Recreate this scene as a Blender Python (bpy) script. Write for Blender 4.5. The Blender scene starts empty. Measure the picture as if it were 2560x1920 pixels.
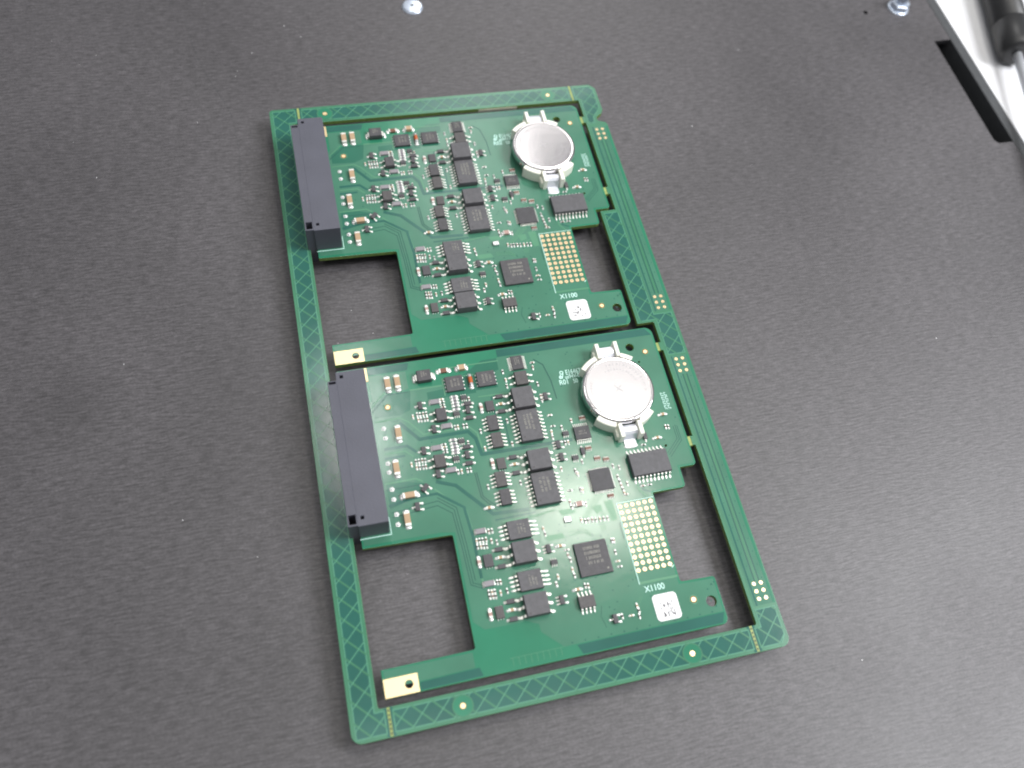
import bpy, bmesh, math, random
from mathutils import Matrix, Vector
random.seed(7)
S = bpy.context.scene
COL = S.collection
MM = 0.001
Z0 = 7.0          # board top sits 7 mm above the dark sheet (z = 0)
PITCH = 102.18    # distance between the two identical boards

# ---------------------------------------------------------------- camera
cam = bpy.data.cameras.new('camera')
cam.sensor_width = 36.0; cam.lens = 29.33
cam.clip_start = 0.01; cam.clip_end = 20
co = bpy.data.objects.new('camera', cam); COL.objects.link(co)
right = Vector((0.969205, -0.219161, 0.112297)); up = Vector((0.14806, 0.882999, 0.445412)); back = Vector((-0.196775, -0.415068, 0.888256))
co.matrix_world = Matrix(((right.x, up.x, back.x, 0.011511), (right.y, up.y, back.y, -0.237722), (right.z, up.z, back.z, 0.239803 + Z0*MM), (0, 0, 0, 1)))
cam.dof.use_dof = True; cam.dof.focus_distance = 0.272; cam.dof.aperture_fstop = 9
S.camera = co
# ---------------------------------------------------------------- world (dim room) and ceiling lamps, with added fills
w = bpy.data.worlds.new('World'); S.world = w; w.use_nodes = True
w.node_tree.nodes['Background'].inputs[0].default_value = (0.93, 0.96, 1.0, 1)
w.node_tree.nodes['Background'].inputs[1].default_value = 0.34
def lamp(name, loc, target, sx, sy, power, col=(1, 0.985, 0.96)):
    l = bpy.data.lights.new(name, 'AREA'); l.shape = 'RECTANGLE'; l.size = sx; l.size_y = sy; l.energy = power; l.color = col
    o = bpy.data.objects.new(name, l); COL.objects.link(o); o.location = loc
    d = Vector(target) - Vector(loc); o.rotation_euler = d.to_track_quat('-Z', 'Y').to_euler()
lamp('ceiling_or_fill_lamp', (0.405, 0.165, 1.2), (0.405, 0.165, 0), 0.20, 0.14, 3.0, (1, 0.96, 0.86))
lamp('ceiling_or_fill_lamp', (0.03, 0.40, 1.2), (0.03, 0.40, 0), 0.09, 0.24, 1.7)
lamp('ceiling_or_fill_lamp', (0.33, 0.99, 1.2), (0.33, 0.99, 0), 0.25, 0.44, 1.5)
lamp('ceiling_or_fill_lamp', (0.53, 0.38, 1.2), (0.53, 0.38, 0), 0.34, 0.36, 0.36)  # dim panel added for the nearer coin cell to mirror
lamp('ceiling_or_fill_lamp', (1.08, -0.30, 1.15), (0.5, -0.24, 0), 0.6, 0.6, 29.0, (0.97, 0.98, 1.0))
lamp('ceiling_or_fill_lamp', (0.75, 1.9, 1.5), (0.2, 0.2, 0), 0.5, 0.5, 8.0, (1, 0.98, 0.95))
lamp('ceiling_or_fill_lamp', (-0.12, -0.32, 1.2), (-0.12, -0.32, 0), 0.9, 0.35, 3.6)  # added fill to the south, lifts the sheen on the sheet's lower left
S.view_settings.view_transform = 'Standard'; S.view_settings.look = 'None'; S.view_settings.gamma = 1
S.view_settings.exposure = -0.18
S.cycles.filter_width = 2.0
S.cycles.use_denoising = True
S.cycles.sample_clamp_indirect = 8

# ---------------------------------------------------------------- materials
MATS = {}
def mat(name, col, rough=0.5, metal=0.0, spec=0.5, noise=None, coat=0.0, bump=None):
    """noise = (scale, amount, detail); bump = (scale, strength)"""
    m = bpy.data.materials.new(name); m.use_nodes = True; nt = m.node_tree; b = nt.nodes['Principled BSDF']
    b.inputs['Base Color'].default_value = (*col, 1); b.inputs['Roughness'].default_value = rough
    b.inputs['Metallic'].default_value = metal; b.inputs['Specular IOR Level'].default_value = spec
    b.inputs['Coat Weight'].default_value = coat; b.inputs['Coat Roughness'].default_value = 0.25
    tc = nt.nodes.new('ShaderNodeTexCoord')
    if noise:
        n = nt.nodes.new('ShaderNodeTexNoise'); n.inputs['Scale'].default_value = noise[0]; n.inputs['Detail'].default_value = noise[2] if len(noise) > 2 else 4
        nt.links.new(tc.outputs['Object'], n.inputs['Vector'])
        r = nt.nodes.new('ShaderNodeMapRange'); r.inputs[1].default_value = 0.25; r.inputs[2].default_value = 0.75
        r.inputs[3].default_value = 1 - noise[1]; r.inputs[4].default_value = 1 + noise[1]
        nt.links.new(n.outputs['Fac'], r.inputs[0])
        mx = nt.nodes.new('ShaderNodeVectorMath'); mx.operation = 'SCALE'; mx.inputs[0].default_value = col
        nt.links.new(r.outputs[0], mx.inputs['Scale']); nt.links.new(mx.outputs[0], b.inputs['Base Color'])
    if bump:
        n2 = nt.nodes.new('ShaderNodeTexNoise'); n2.inputs['Scale'].default_value = bump[0]; n2.inputs['Detail'].default_value = 3
        nt.links.new(tc.outputs['Object'], n2.inputs['Vector'])
        bp = nt.nodes.new('ShaderNodeBump'); bp.inputs['Strength'].default_value = bump[1]; bp.inputs['Distance'].default_value = 0.0002
        nt.links.new(n2.outputs['Fac'], bp.inputs['Height']); nt.links.new(bp.outputs['Normal'], b.inputs['Normal'])
    MATS[name] = m; return m
mat('mask_bright', (0.030, 0.195, 0.112), 0.17, noise=(55, .12), bump=(220, .15))
mat('mask_mid', (0.030, 0.148, 0.098), 0.17, noise=(60, .12), bump=(220, .12))
mat('hatch_line', (0.085, 0.27, 0.175), 0.2)
mat('mask_light', (0.062, 0.195, 0.128), 0.17, noise=(70, .12), bump=(220, .15))
mat('mask_teal', (0.024, 0.118, 0.094), 0.17, noise=(60, .12), bump=(220, .12))
mat('mask_line', (0.052, 0.195, 0.110), 0.22, noise=(80, .1))
mat('trace_light', (0.085, 0.26, 0.15), 0.24)
mat('trace_dark', (0.016, 0.095, 0.075), 0.24)
mat('fibre_side', (0.16, 0.24, 0.06), 0.6, noise=(900, .3))
mat('fibre_bare', (0.30, 0.37, 0.11), 0.5, noise=(600, .25))
mat('gold', (0.86, 0.68, 0.43), 0.38, 1.0, bump=(500, .2))
mat('gold_bright', (1.0, 0.78, 0.46), 0.38, 1.0, bump=(300, .1))
mat('copper_ring', (0.30, 0.13, 0.04), 0.5)
mat('solder', (0.93, 0.93, 0.91), 0.30, 0.75, bump=(1500, .5))
mat('pin_bright', (0.85, 0.85, 0.85), 0.4, 0.5)
mat('lead_tin', (0.80, 0.79, 0.75), 0.38, 0.6, bump=(1200, .3))
mat('strip_pale', (0.86, 0.84, 0.72), 0.35, 0.4)
mat('chip_black', (0.074, 0.071, 0.077), 0.55, noise=(900, .18), bump=(2500, .3))
mat('chip_grey', (0.098, 0.096, 0.104), 0.55, noise=(700, .18), bump=(2500, .3))
mat('chip_warm', (0.082, 0.077, 0.078), 0.5, noise=(800, .18), bump=(2500, .3))
mat('chip_deep', (0.058, 0.057, 0.063), 0.48, noise=(800, .18), bump=(2500, .3))
mat('chip_ink', (0.28, 0.275, 0.24), 0.7, noise=(1500, .3))
mat('ceramic_tan', (0.45, 0.31, 0.19), 0.55, noise=(500, .12))
mat('ceramic_brown', (0.17, 0.075, 0.045), 0.5)
mat('ceramic_pink', (0.42, 0.27, 0.24), 0.5)
mat('resin_dark', (0.045, 0.035, 0.035), 0.5)
mat('shunt_grey', (0.27, 0.25, 0.27), 0.55, noise=(700, .1))
mat('glass_orange', (0.50, 0.12, 0.035), 0.15, coat=.6)
mat('zinc', (0.74, 0.82, 0.95), 0.28, 0.7)
mat('cream', (0.93, 0.93, 0.82), 0.5, spec=.4, noise=(200, .05))
mat('steel', (0.80, 0.79, 0.80), 0.3, 1.0)
mat('silk', (0.55, 0.85, 0.76), 0.6)
mat('shaft_steel', (0.75, 0.77, 0.82), 0.3, 0.4)
mat('paper', (0.88, 0.88, 0.89), 0.5)
mat('ink', (0.05, 0.045, 0.05), 0.6)
mat('black_plastic', (0.090, 0.092, 0.118), 0.48, noise=(120, .08), bump=(1800, .25))
mat('void', (0.012, 0.012, 0.014), 0.7)
mat('handle_rubber', (0.022, 0.022, 0.023), 0.42)
mat('strip_grey', (0.065, 0.068, 0.072), 0.5, noise=(300, .1))
mat('desk_white', (0.82, 0.82, 0.84), 0.5, noise=(20, .03))

# brushed dark sheet
def sheet_material():
    m = bpy.data.materials.new('dark_sheet'); m.use_nodes = True; nt = m.node_tree; N = nt.nodes.new; L = nt.links.new
    b = nt.nodes['Principled BSDF']; b.inputs['Roughness'].default_value = 0.5; b.inputs['Specular IOR Level'].default_value = 0.7
    tc = N('ShaderNodeTexCoord'); mp = N('ShaderNodeMapping'); mp.inputs['Scale'].default_value = (240, 1500, 1); mp.inputs['Rotation'].default_value = (0, 0, 0.02)
    # wander the grain slightly
    n0 = N('ShaderNodeTexNoise'); n0.inputs['Scale'].default_value = 60; n0.inputs['Detail'].default_value = 2
    L(tc.outputs['Object'], n0.inputs['Vector'])
    sc = N('ShaderNodeVectorMath'); sc.operation = 'SCALE'; sc.inputs['Scale'].default_value = 0.0022; L(n0.outputs['Color'], sc.inputs[0])
    ad = N('ShaderNodeVectorMath'); L(tc.outputs['Object'], ad.inputs[0]); L(sc.outputs[0], ad.inputs[1])
    L(ad.outputs[0], mp.inputs['Vector'])
    g = N('ShaderNodeTexNoise'); g.inputs['Scale'].default_value = 1; g.inputs['Detail'].default_value = 3; L(mp.outputs[0], g.inputs['Vector'])
    f = N('ShaderNodeTexNoise'); f.inputs['Scale'].default_value = 1500; f.inputs['Detail'].default_value = 2; L(tc.outputs['Object'], f.inputs['Vector'])
    blotch = N('ShaderNodeTexNoise'); blotch.inputs['Scale'].default_value = 11; blotch.inputs['Detail'].default_value = 5; L(tc.outputs['Object'], blotch.inputs['Vector'])
    def rng(sock, lo, hi, a=0.3, z=0.7):
        r = N('ShaderNodeMapRange'); r.inputs[1].default_value = a; r.inputs[2].default_value = z; r.inputs[3].default_value = lo; r.inputs[4].default_value = hi; L(sock, r.inputs[0]); return r.outputs[0]
    def mul(a, c):
        q = N('ShaderNodeMath'); q.operation = 'MULTIPLY'; L(a, q.inputs[0]); L(c, q.inputs[1]); return q.outputs[0]
    k = mul(mul(rng(g.outputs['Fac'], .62, 1.38), rng(f.outputs['Fac'], .78, 1.22)), rng(blotch.outputs['Fac'], .84, 1.16))
    for sx, sy, rr, am in SMUDGES:
        dv = N('ShaderNodeVectorMath'); dv.operation = 'DISTANCE'; L(ad.outputs[0], dv.inputs[0]); dv.inputs[1].default_value = (sx*MM, -sy*MM, -7*MM)
        q = rng(dv.outputs['Value'], 1 - am, 1.0, 0.0, rr*MM); k = mul(k, q)
    v = N('ShaderNodeVectorMath'); v.operation = 'SCALE'; v.inputs[0].default_value = SHEET; L(k, v.inputs['Scale'])
    L(v.outputs[0], b.inputs['Base Color'])
    bp = N('ShaderNodeBump'); bp.inputs['Strength'].default_value = 0.35; bp.inputs['Distance'].default_value = 0.0002
    L(g.outputs['Fac'], bp.inputs['Height']); L(bp.outputs['Normal'], b.inputs['Normal'])
    L(rng(blotch.outputs['Fac'], .44, .56), b.inputs['Roughness'])
    MATS['dark_sheet'] = m
SHEET = (0.068, 0.063, 0.068)
SMUDGES = [(-69, 107, 17, .24), (82, -36, 15, .12), (190, 21, 9, .14), (-17, 197, 24, .16), (150, 235, 16, .08), (-50, 60, 30, .07)]
sheet_material()

# ---------------------------------------------------------------- mesh helpers (mm; x right, y DOWN the picture, z above the board top)
class MB:
    def __init__(s): s.v = []; s.f = []; s.m = []; s.names = []; s.smooth = []
    def mi(s, n):
        if n not in s.names: s.names.append(n)
        return s.names.index(n)
    def add(s, vs, fs, m, smooth=False):
        o = len(s.v); s.v += vs; i = s.mi(m)
        for f in fs: s.f.append([o + k for k in f]); s.m.append(i); s.smooth.append(smooth)
    def box(s, x0, y0, x1, y1, z0, z1, m, ch=0.0, top=None):
        """box; ch chamfers the top edge; top = other material for the top"""
        ys = (y0, y1)
        c = ch
        b = [(x0, y0, z0), (x1, y0, z0), (x1, y1, z0), (x0, y1, z0)]
        u = [(x0, y0, z1 - c), (x1, y0, z1 - c), (x1, y1, z1 - c), (x0, y1, z1 - c)]
        t = [(x0 + c, y0 + c, z1), (x1 - c, y0 + c, z1), (x1 - c, y1 - c, z1), (x0 + c, y1 - c, z1)]
        if c > 0:
            vs = b + u + t
            fs = [(0, 1, 2, 3)] + [(i, (i + 1) % 4, 4 + (i + 1) % 4, 4 + i)[::-1] for i in range(4)] + [(4 + i, 4 + (i + 1) % 4, 8 + (i + 1) % 4, 8 + i)[::-1] for i in range(4)]
            s.add(vs, fs, m); n = len(s.v); s.add([], [], m)
            s.f.append([n - 4 + k for k in (3, 2, 1, 0)]); s.m.append(s.mi(top or m)); s.smooth.append(False)
        else:
            vs = b + t
            fs = [(0, 1, 2, 3)] + [(i, (i + 1) % 4, 4 + (i + 1) % 4, 4 + i)[::-1] for i in range(4)]
            s.add(vs, fs, m); n = len(s.v)
            s.f.append([n - 4 + k for k in (3, 2, 1, 0)]); s.m.append(s.mi(top or m)); s.smooth.append(False)
    def body(s, cx, cy, dx, dy, h, m, z0=0.1, bulge=0.12):
        """moulded chip body: narrower at top and bottom"""
        def ring(ex, z): return [(cx - dx/2 - ex, cy - dy/2 - ex, z), (cx + dx/2 + ex, cy - dy/2 - ex, z), (cx + dx/2 + ex, cy + dy/2 + ex, z), (cx - dx/2 - ex, cy + dy/2 + ex, z)]
        zm = z0 + (h - z0) * .5
        R = [ring(0, z0), ring(bulge, zm), ring(.05, h - .06), ring(-.02, h)]
        vs = sum(R, []); fs = [(0, 1, 2, 3)]
        for k in range(3):
            for i in range(4): fs.append((k*4 + i, k*4 + 4 + i, k*4 + 4 + (i + 1) % 4, k*4 + (i + 1) % 4))
        fs.append((15, 14, 13, 12)); s.add(vs, fs, m)
    def poly(s, pts, z, m):
        a = sum(pts[i][0]*pts[(i+1) % len(pts)][1] - pts[(i+1) % len(pts)][0]*pts[i][1] for i in range(len(pts)))
        p = list(pts) if a < 0 else list(pts)[::-1]      # y is flipped later
        s.add([(x, y, z) for x, y in p], [tuple(range(len(p)))], m)
    def line(s, pts, w, z, m):
        for (x0, y0), (x1, y1) in zip(pts, pts[1:]):
            d = math.hypot(x1 - x0, y1 - y0)
            if d < 1e-6: continue
            nx, ny = -(y1 - y0)/d*w/2, (x1 - x0)/d*w/2; ex, ey = (x1 - x0)/d*w*.3, (y1 - y0)/d*w*.3
            s.poly([(x0 + nx - ex, y0 + ny - ey), (x1 + nx + ex, y1 + ny + ey), (x1 - nx + ex, y1 - ny + ey), (x0 - nx - ex, y0 - ny - ey)], z, m)
            z += 0.002
    def disc(s, cx, cy, r, z, m, n=20, sx=1, sy=1): s.poly([(cx + r*sx*math.cos(2*math.pi*k/n), cy + r*sy*math.sin(2*math.pi*k/n)) for k in range(n)], z, m)
    def ring(s, cx, cy, r0, r1, z, m, n=32, a0=0, a1=360):
        for k in range(n):
            a, c = math.radians(a0 + (a1 - a0)*k/n), math.radians(a0 + (a1 - a0)*(k+1)/n)
            s.poly([(cx + r0*math.cos(a), cy + r0*math.sin(a)), (cx + r1*math.cos(a), cy + r1*math.sin(a)), (cx + r1*math.cos(c), cy + r1*math.sin(c)), (cx + r0*math.cos(c), cy + r0*math.sin(c))], z, m)
    def lathe(s, cx, cy, prof, m, n=48, smooth=True):
        vs = []
        for r, z in prof: vs += [(cx + r*math.cos(2*math.pi*k/n), cy - r*math.sin(2*math.pi*k/n), z) for k in range(n)]
        fs = []
        for j in range(len(prof) - 1):
            for k in range(n): fs.append((j*n + k, j*n + (k+1) % n, (j+1)*n + (k+1) % n, (j+1)*n + k))
        fs.append(tuple((len(prof) - 1)*n + k for k in range(n)))
        s.add(vs, fs, m, smooth)
    def sector(s, cx, cy, r0, r1, a0, a1, z0, z1, m, n=10):
        vs = []; 
        for k in range(n + 1):
            a = math.radians(a0 + (a1 - a0)*k/n)
            for r, z in ((r0, z0), (r1, z0), (r1, z1 - .3), (r1 - .3, z1), (r0, z1)): vs.append((cx + r*math.cos(a), cy + r*math.sin(a), z))
        fs = []
        for k in range(n):
            for j in range(5): fs.append((k*5 + j, k*5 + (j+1) % 5, (k+1)*5 + (j+1) % 5, (k+1)*5 + j)[::-1])
        fs.append((0, 1, 2, 3, 4)); fs.append(tuple(n*5 + j for j in (4, 3, 2, 1, 0))); s.add(vs, fs, m)
    def dome(s, cx, cy, r, h, m, sx=1, sy=1, z=0.0):
        n = 10; pr = [(1, 0), (.88, .45), (.55, .85), (.2, 1)]; vs = []
        for rr, hh in pr: vs += [(cx + r*sx*rr*math.cos(2*math.pi*k/n), cy - r*sy*rr*math.sin(2*math.pi*k/n), z + hh*h) for k in range(n)]
        fs = [(j*n + k, j*n + (k+1) % n, (j+1)*n + (k+1) % n, (j+1)*n + k) for j in range(3) for k in range(n)] + [tuple(3*n + k for k in range(n))]
        s.add(vs, fs, m, True)
    def mesh(s, name, ox=0, oy=0, oz=0):
        me = bpy.data.meshes.new(name)
        me.from_pydata([((x - ox)*MM, -(y - oy)*MM, (z - oz)*MM) for x, y, z in s.v], [], s.f)
        for n in s.names: me.materials.append(MATS[n])
        me.polygons.foreach_set('material_index', s.m); me.polygons.foreach_set('use_smooth', s.smooth); me.update()
        bm = bmesh.new(); bm.from_mesh(me); bmesh.ops.recalc_face_normals(bm, faces=[f for f in bm.faces if any(len(e.link_faces) > 1 for e in f.edges)]) ; bm.to_mesh(me); bm.free()
        return me
def link(name, data, parent=None, loc=(0, 0, 0)):
    o = bpy.data.objects.new(name, data); COL.objects.link(o); o.parent = parent; o.location = loc; return o
def part(mb, name, parent, ox, oy, oz=0):
    """mesh part whose origin is (ox, oy, oz) in the parent's mm frame"""
    return link(name, mb.mesh(name, ox, oy, oz), parent, (ox*MM, -oy*MM, oz*MM))
def tag(o, label, cat, group=None, kind=None):
    if label: o['label'] = label
    if cat: o['category'] = cat
    if group: o['group'] = group
    if kind: o['kind'] = kind
    return o
def plate_mesh(name, outlines, z0, z1, top, side, bevel=0.0):
    """flat plate with holes, from closed outlines in mm"""
    cu = bpy.data.curves.new(name, 'CURVE'); cu.dimensions = '2D'; cu.fill_mode = 'BOTH'; cu.extrude = (z1 - z0)/2*MM
    if bevel: cu.bevel_depth = bevel*MM; cu.offset = -bevel*MM; cu.extrude -= bevel*MM
    for pts in outlines:
        sp = cu.splines.new('POLY'); sp.points.add(len(pts) - 1); sp.use_cyclic_u = True
        for p, (x, y) in zip(sp.points, pts): p.co = (x*MM, -y*MM, 0, 1)
    o = bpy.data.objects.new(name, cu); COL.objects.link(o); dg = bpy.context.evaluated_depsgraph_get(); dg.update()
    me = bpy.data.meshes.new_from_object(o.evaluated_get(dg)); bpy.data.objects.remove(o); bpy.data.curves.remove(cu)
    me.name = name; me.transform(Matrix.Translation((0, 0, (z0 + z1)/2*MM)))
    me.materials.clear(); me.materials.append(MATS[top]); me.materials.append(MATS[side])
    for p in me.polygons:
        p.material_index = 0 if p.normal.z > .5 else 1; p.use_smooth = False
    return me
def join_into(me, mb, ox=0, oy=0):
    """append a builder's faces to an existing mesh"""
    extra = mb.mesh('tmp', ox, oy)
    idx = {}
    for i, m in enumerate(me.materials): idx[m.name] = i
    for m in extra.materials:
        if m.name not in idx: me.materials.append(m); idx[m.name] = len(me.materials) - 1
    for p in extra.polygons: p.material_index = idx[extra.materials[p.material_index].name]
    bm = bmesh.new(); bm.from_mesh(me); 
    b2 = bmesh.new(); b2.from_mesh(extra)
    vm = [bm.verts.new(v.co) for v in b2.verts]
    for f in b2.faces:
        try: nf = bm.faces.new([vm[v.index] for v in f.verts]); nf.material_index = f.material_index; nf.smooth = f.smooth
        except ValueError: pass
    bm.to_mesh(me); bm.free(); b2.free(); bpy.data.meshes.remove(extra); return me
def circ(cx, cy, r, n=32): return [(cx + r*math.cos(2*math.pi*k/n), cy + r*math.sin(2*math.pi*k/n)) for k in range(n)]
def rounded(pts):
    """pts = (x, y, radius) corners of a closed polygon -> rounded outline"""
    out = []; n = len(pts)
    for i, (x, y, r) in enumerate(pts):
        if r <= 0: out.append((x, y)); continue
        px, py, _ = pts[i - 1]; qx, qy, _ = pts[(i + 1) % n]
        a = Vector((px - x, py - y)).normalized(); b = Vector((qx - x, qy - y)).normalized()
        t = r  # right-angle corners: tangent length = r
        A = Vector((x, y)) + a*t; B = Vector((x, y)) + b*t; c = Vector((x, y)) + a*t + b*t
        a0 = math.atan2(A.y - c.y, A.x - c.x); a1 = math.atan2(B.y - c.y, B.x - c.x); d = (a1 - a0 + math.pi) % (2*math.pi) - math.pi
        for k in range(7): out.append((c.x + (A - c).length*math.cos(a0 + d*k/6), c.y + (A - c).length*math.sin(a0 + d*k/6)))
    return out
def text_faces(mb_mesh_name, rows, m):
    """rows = (string, x, y, size_mm, rotation_deg, width_scale) -> one mesh of flat lettering"""
    me_all = None; bm = bmesh.new()
    for (t, x, y, sz, rot, ws, z) in rows:
        cu = bpy.data.curves.new('t', 'FONT'); cu.body = t; cu.size = sz*MM; cu.offset = 0.00004
        o = bpy.data.objects.new('t', cu); COL.objects.link(o); dg = bpy.context.evaluated_depsgraph_get(); dg.update()
        me = bpy.data.meshes.new_from_object(o.evaluated_get(dg)); bpy.data.objects.remove(o); bpy.data.curves.remove(cu)
        me.transform(Matrix.Translation((x*MM, -y*MM, z*MM)) @ Matrix.Rotation(math.radians(rot), 4, 'Z') @ Matrix.Diagonal((ws, 1, 1, 1)))
        bm.from_mesh(me); bpy.data.meshes.remove(me)
    me = bpy.data.meshes.new(mb_mesh_name); bm.to_mesh(me); bm.free(); me.materials.append(MATS[m]); return me

# ================================================================ the setting
def build_setting():
    # dark sheet with its slot and drilled hole; top at -7 mm (world z = 0)
    T = -7.0
    outl = [(-260, -220), (305.0, -220), (305.0, -16.5), (296.3, -16.2), (296.3, 43.0), (297.8, 45.0), (305.0, 45.0), (305.0, 420), (-260, 420)]
    me = plate_mesh('tabletop', [outl, circ(270.3, -37.2, 1.1)], T - 2.0, T, 'dark_sheet', 'void')
    mb = MB(); r = random.Random(3)
    # pale specks of dust and fine scratches on the sheet
    sp = [(-77.7, -51.6), (-61.7, -42.3), (-67.7, -38.0), (-20.1, -68.0), (-3.9, -37.8), (-10.3, -28.6), (-11.2, -26.1), (-26.7, -4.0), (-69.8, 0.6), (-62.2, 17.9), (10, -52), (16, -45), (24, 96), (18, 86), (-40, 150), (-20, 165), (150, 230), (225, 130), (200, -20), (165, 20), (-55, 95), (12, 98)]
    for x, y in sp: mb.disc(x, y, r.uniform(.09, .17), T + .03, 'paper', 8, sx=r.uniform(.6, 1), sy=r.uniform(.8, 1.7))
    for k in range(16): mb.disc(r.uniform(-90, 290), r.uniform(-60, 250), r.uniform(.05, .08), T + .03, 'paper', 6)
    join_into(me, mb)
    o = link('tabletop', me, None, (0, 0, Z0*MM)); tag(o, None, None, kind='structure')
    sc = MB()
    sc.line([(-28.5, -62.2), (-26.8, -48.4), (-24.6, -37.1), (-21.1, -25.2), (-18.3, -18.3), (-15.2, -10.1), (-13.5, -1.7), (-12.8, 12.1), (-13.9, 34.4)], .10, T + .05, 'strip_grey')
    join_into(me, sc)
    mb = MB(); mb.box(-260, -220, 303, 420, T - 26, T - 25, 'void'); mb.box(303.1, -220, 305.3, 420, T - 26, T - 14, 'void')
    o = part(mb, 'cabinet_interior', None, 0, 0, T - 26); o.location.z += Z0*MM; tag(o, None, None, kind='structure')
    mb = MB(); mb.box(305.5, -220, 310.0, 420, T - 14, T - .3, 'strip_grey', .25); mb.box(310.05, -220, 310.6, 420, T - 14, T + .0, 'desk_white', .1)
    o = part(mb, 'table_edge', None, 300, 0, T - 14); o.location.z += Z0*MM; tag(o, None, None, kind='structure')
    mb = MB(); mb.box(310.7, -260, 560, 420, T - 14, T - .6, 'desk_white')
    o = part(mb, 'desk', None, 310, 0, T - 14); o.location.z += Z0*MM; tag(o, None, None, kind='structure')
build_setting()

def build_screw():
    x, y, T = 63.6, -58.2, -7.0
    mb = MB(); mb.lathe(x, y, [(4.35, T), (4.35, T + .25), (4.1, T + .3), (3.95, T + .9), (3.7, T + 1.05), (3.6, T + 1.08), (.1, T + 1.1)], 'zinc', 36)
    st = []
    for k in range(12): rr = 1.05 if k % 2 else .62; st.append((x + rr*math.cos(k*math.pi/6), y + rr*math.sin(k*math.pi/6)))
    mb.poly(st, T + 1.13, 'strip_grey')
    o = part(mb, 'screw', None, x, y, T); o.location.z += Z0*MM
    tag(o, 'silver pan head screw set in the dark sheet behind the circuit board panel', 'screw')
build_screw()
def build_standoff():
    x, y, T = 287.9, -38.6, -7.0
    root = bpy.data.objects.new('threaded_stud', None); COL.objects.link(root); root.location = (x*MM, -y*MM, 0)
    tag(root, 'shiny silver stud with a hexagonal nut standing on the dark sheet near the table edge', 'stud')
    mb = MB(); hexa = [(x + 4.4*math.cos(k*math.pi/3 + .3), y + 4.4*math.sin(k*math.pi/3 + .3)) for k in range(6)]
    vs = [(a, b, T) for a, b in hexa] + [(a, b, T + 3.0) for a, b in hexa] + [(x + (a - x)*.86, y + (b - y)*.86, T + 3.4) for a, b in hexa]
    mb.add(vs, [(0, 1, 2, 3, 4, 5)] + [(i, (i+1) % 6, 6 + (i+1) % 6, 6 + i) for i in range(6)] + [(6+i, 6+(i+1) % 6, 12+(i+1) % 6, 12+i) for i in range(6)] + [tuple(range(12, 18))], 'zinc')
    mb.lathe(x, y, [(5.0, T), (5.0, T + .5), (4.0, T + .55)], 'zinc', 30)
    o = part(mb, 'nut', root, x, y, T); o.location = (0, 0, 0)
    mb = MB(); pr = [(2.3, 3.0)]
    for k in range(9): pr += [(2.45, 3.2 + k*.7), (2.1, 3.55 + k*.7)]
    pr += [(1.9, 9.8), (1.2, 10.1)]
    mb.lathe(x, y, [(r_, T + z) for r_, z in pr], 'zinc', 24)
    o = part(mb, 'thread', root, x, y, T); o.location = (0, 0, 0)
build_standoff()
def build_screwdriver():
    a = Vector((333.4, 30.4)); b = Vector((322.4, -5.2))       # points on its axis (y up here)
    d = (b - a).normalized(); tip0 = b - d*2.5 + Vector((1.9, 0))
    zc = 0.0
    root = bpy.data.objects.new('screwdriver', None); COL.objects.link(root); root.location = (tip0.x*MM, tip0.y*MM, (zc + Z0)*MM)
    root.rotation_euler = (0, 0, math.atan2(d.y, d.x))
    tag(root, 'black handled screwdriver with a bare steel shaft lying on the white desk', 'screwdriver')
    def lathe_x(name, prof, m, n=40, lobes=0):
        vs = []; fs = []
        for x, r in prof:
            for k in range(n):
                t = 2*math.pi*k/n; rr = r*(1 - lobes*(.5 + .5*math.cos(6*t)))
                vs.append((x*MM, rr*math.cos(t)*MM, rr*math.sin(t)*MM))
        for j in range(len(prof) - 1):
            for k in range(n): fs.append((j*n + k, (j+1)*n + k, (j+1)*n + (k+1) % n, j*n + (k+1) % n))
        fs.append(tuple(range(n))); fs.append(tuple((len(prof) - 1)*n + k for k in range(n))[::-1])
        me = bpy.data.meshes.new(name); me.from_pydata(vs, [], fs); me.materials.append(MATS[m])
        for p in me.polygons: p.use_smooth = len(p.vertices) < 5
        return link(name, me, root)
    lathe_x('handle', [(-115, 5), (-112, 6), (-100, 7.2), (-60, 7.5), (-18.3, 7.5), (-18.0, 7.1)], 'handle_rubber')
    lathe_x('collar', [(-17.9, 7.1), (-17.6, 7.5), (-5, 7.4), (-1.8, 7.1), (-.4, 6.2), (0, 5.0), (.1, 2.6)], 'handle_rubber')
    lathe_x('shaft', [(-2, 1.9), (70, 1.9), (74, 1.5), (80, 1.4), (80.4, 1.1)], 'shaft_steel', 24)
build_screwdriver()

# ================================================================ the panel
panel = bpy.data.objects.new('circuit_board_panel', None); COL.objects.link(panel)
panel.location = (0.0633, -0.1109, 0)
tag(panel, 'green circuit board panel with two identical populated boards still held in their hatched frame', 'circuit board')
PX, PY = 63.3, 110.9
def P_(x, y, z=0): return ((x - PX)*MM, -(y - PY)*MM, (z + Z0)*MM)
LZ = 1.6
def clip_line(poly, c, fam):
    """segments of the 45 degree line x+y=c (fam 0) or x-y=c (fam 1) inside poly"""
    ts = []
    n = len(poly)
    for i in range(n):
        (x0, y0), (x1, y1) = poly[i], poly[(i+1) % n]
        f0 = (x0 + y0 if fam == 0 else x0 - y0) - c; f1 = (x1 + y1 if fam == 0 else x1 - y1) - c
        if (f0 > 0) != (f1 > 0): ts.append((x0 + (x1 - x0)*f0/(f0 - f1), y0 + (y1 - y0)*f0/(f0 - f1)))
    ts.sort(); return [(ts[i], ts[i+1]) for i in range(0, len(ts) - 1, 2)]
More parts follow.
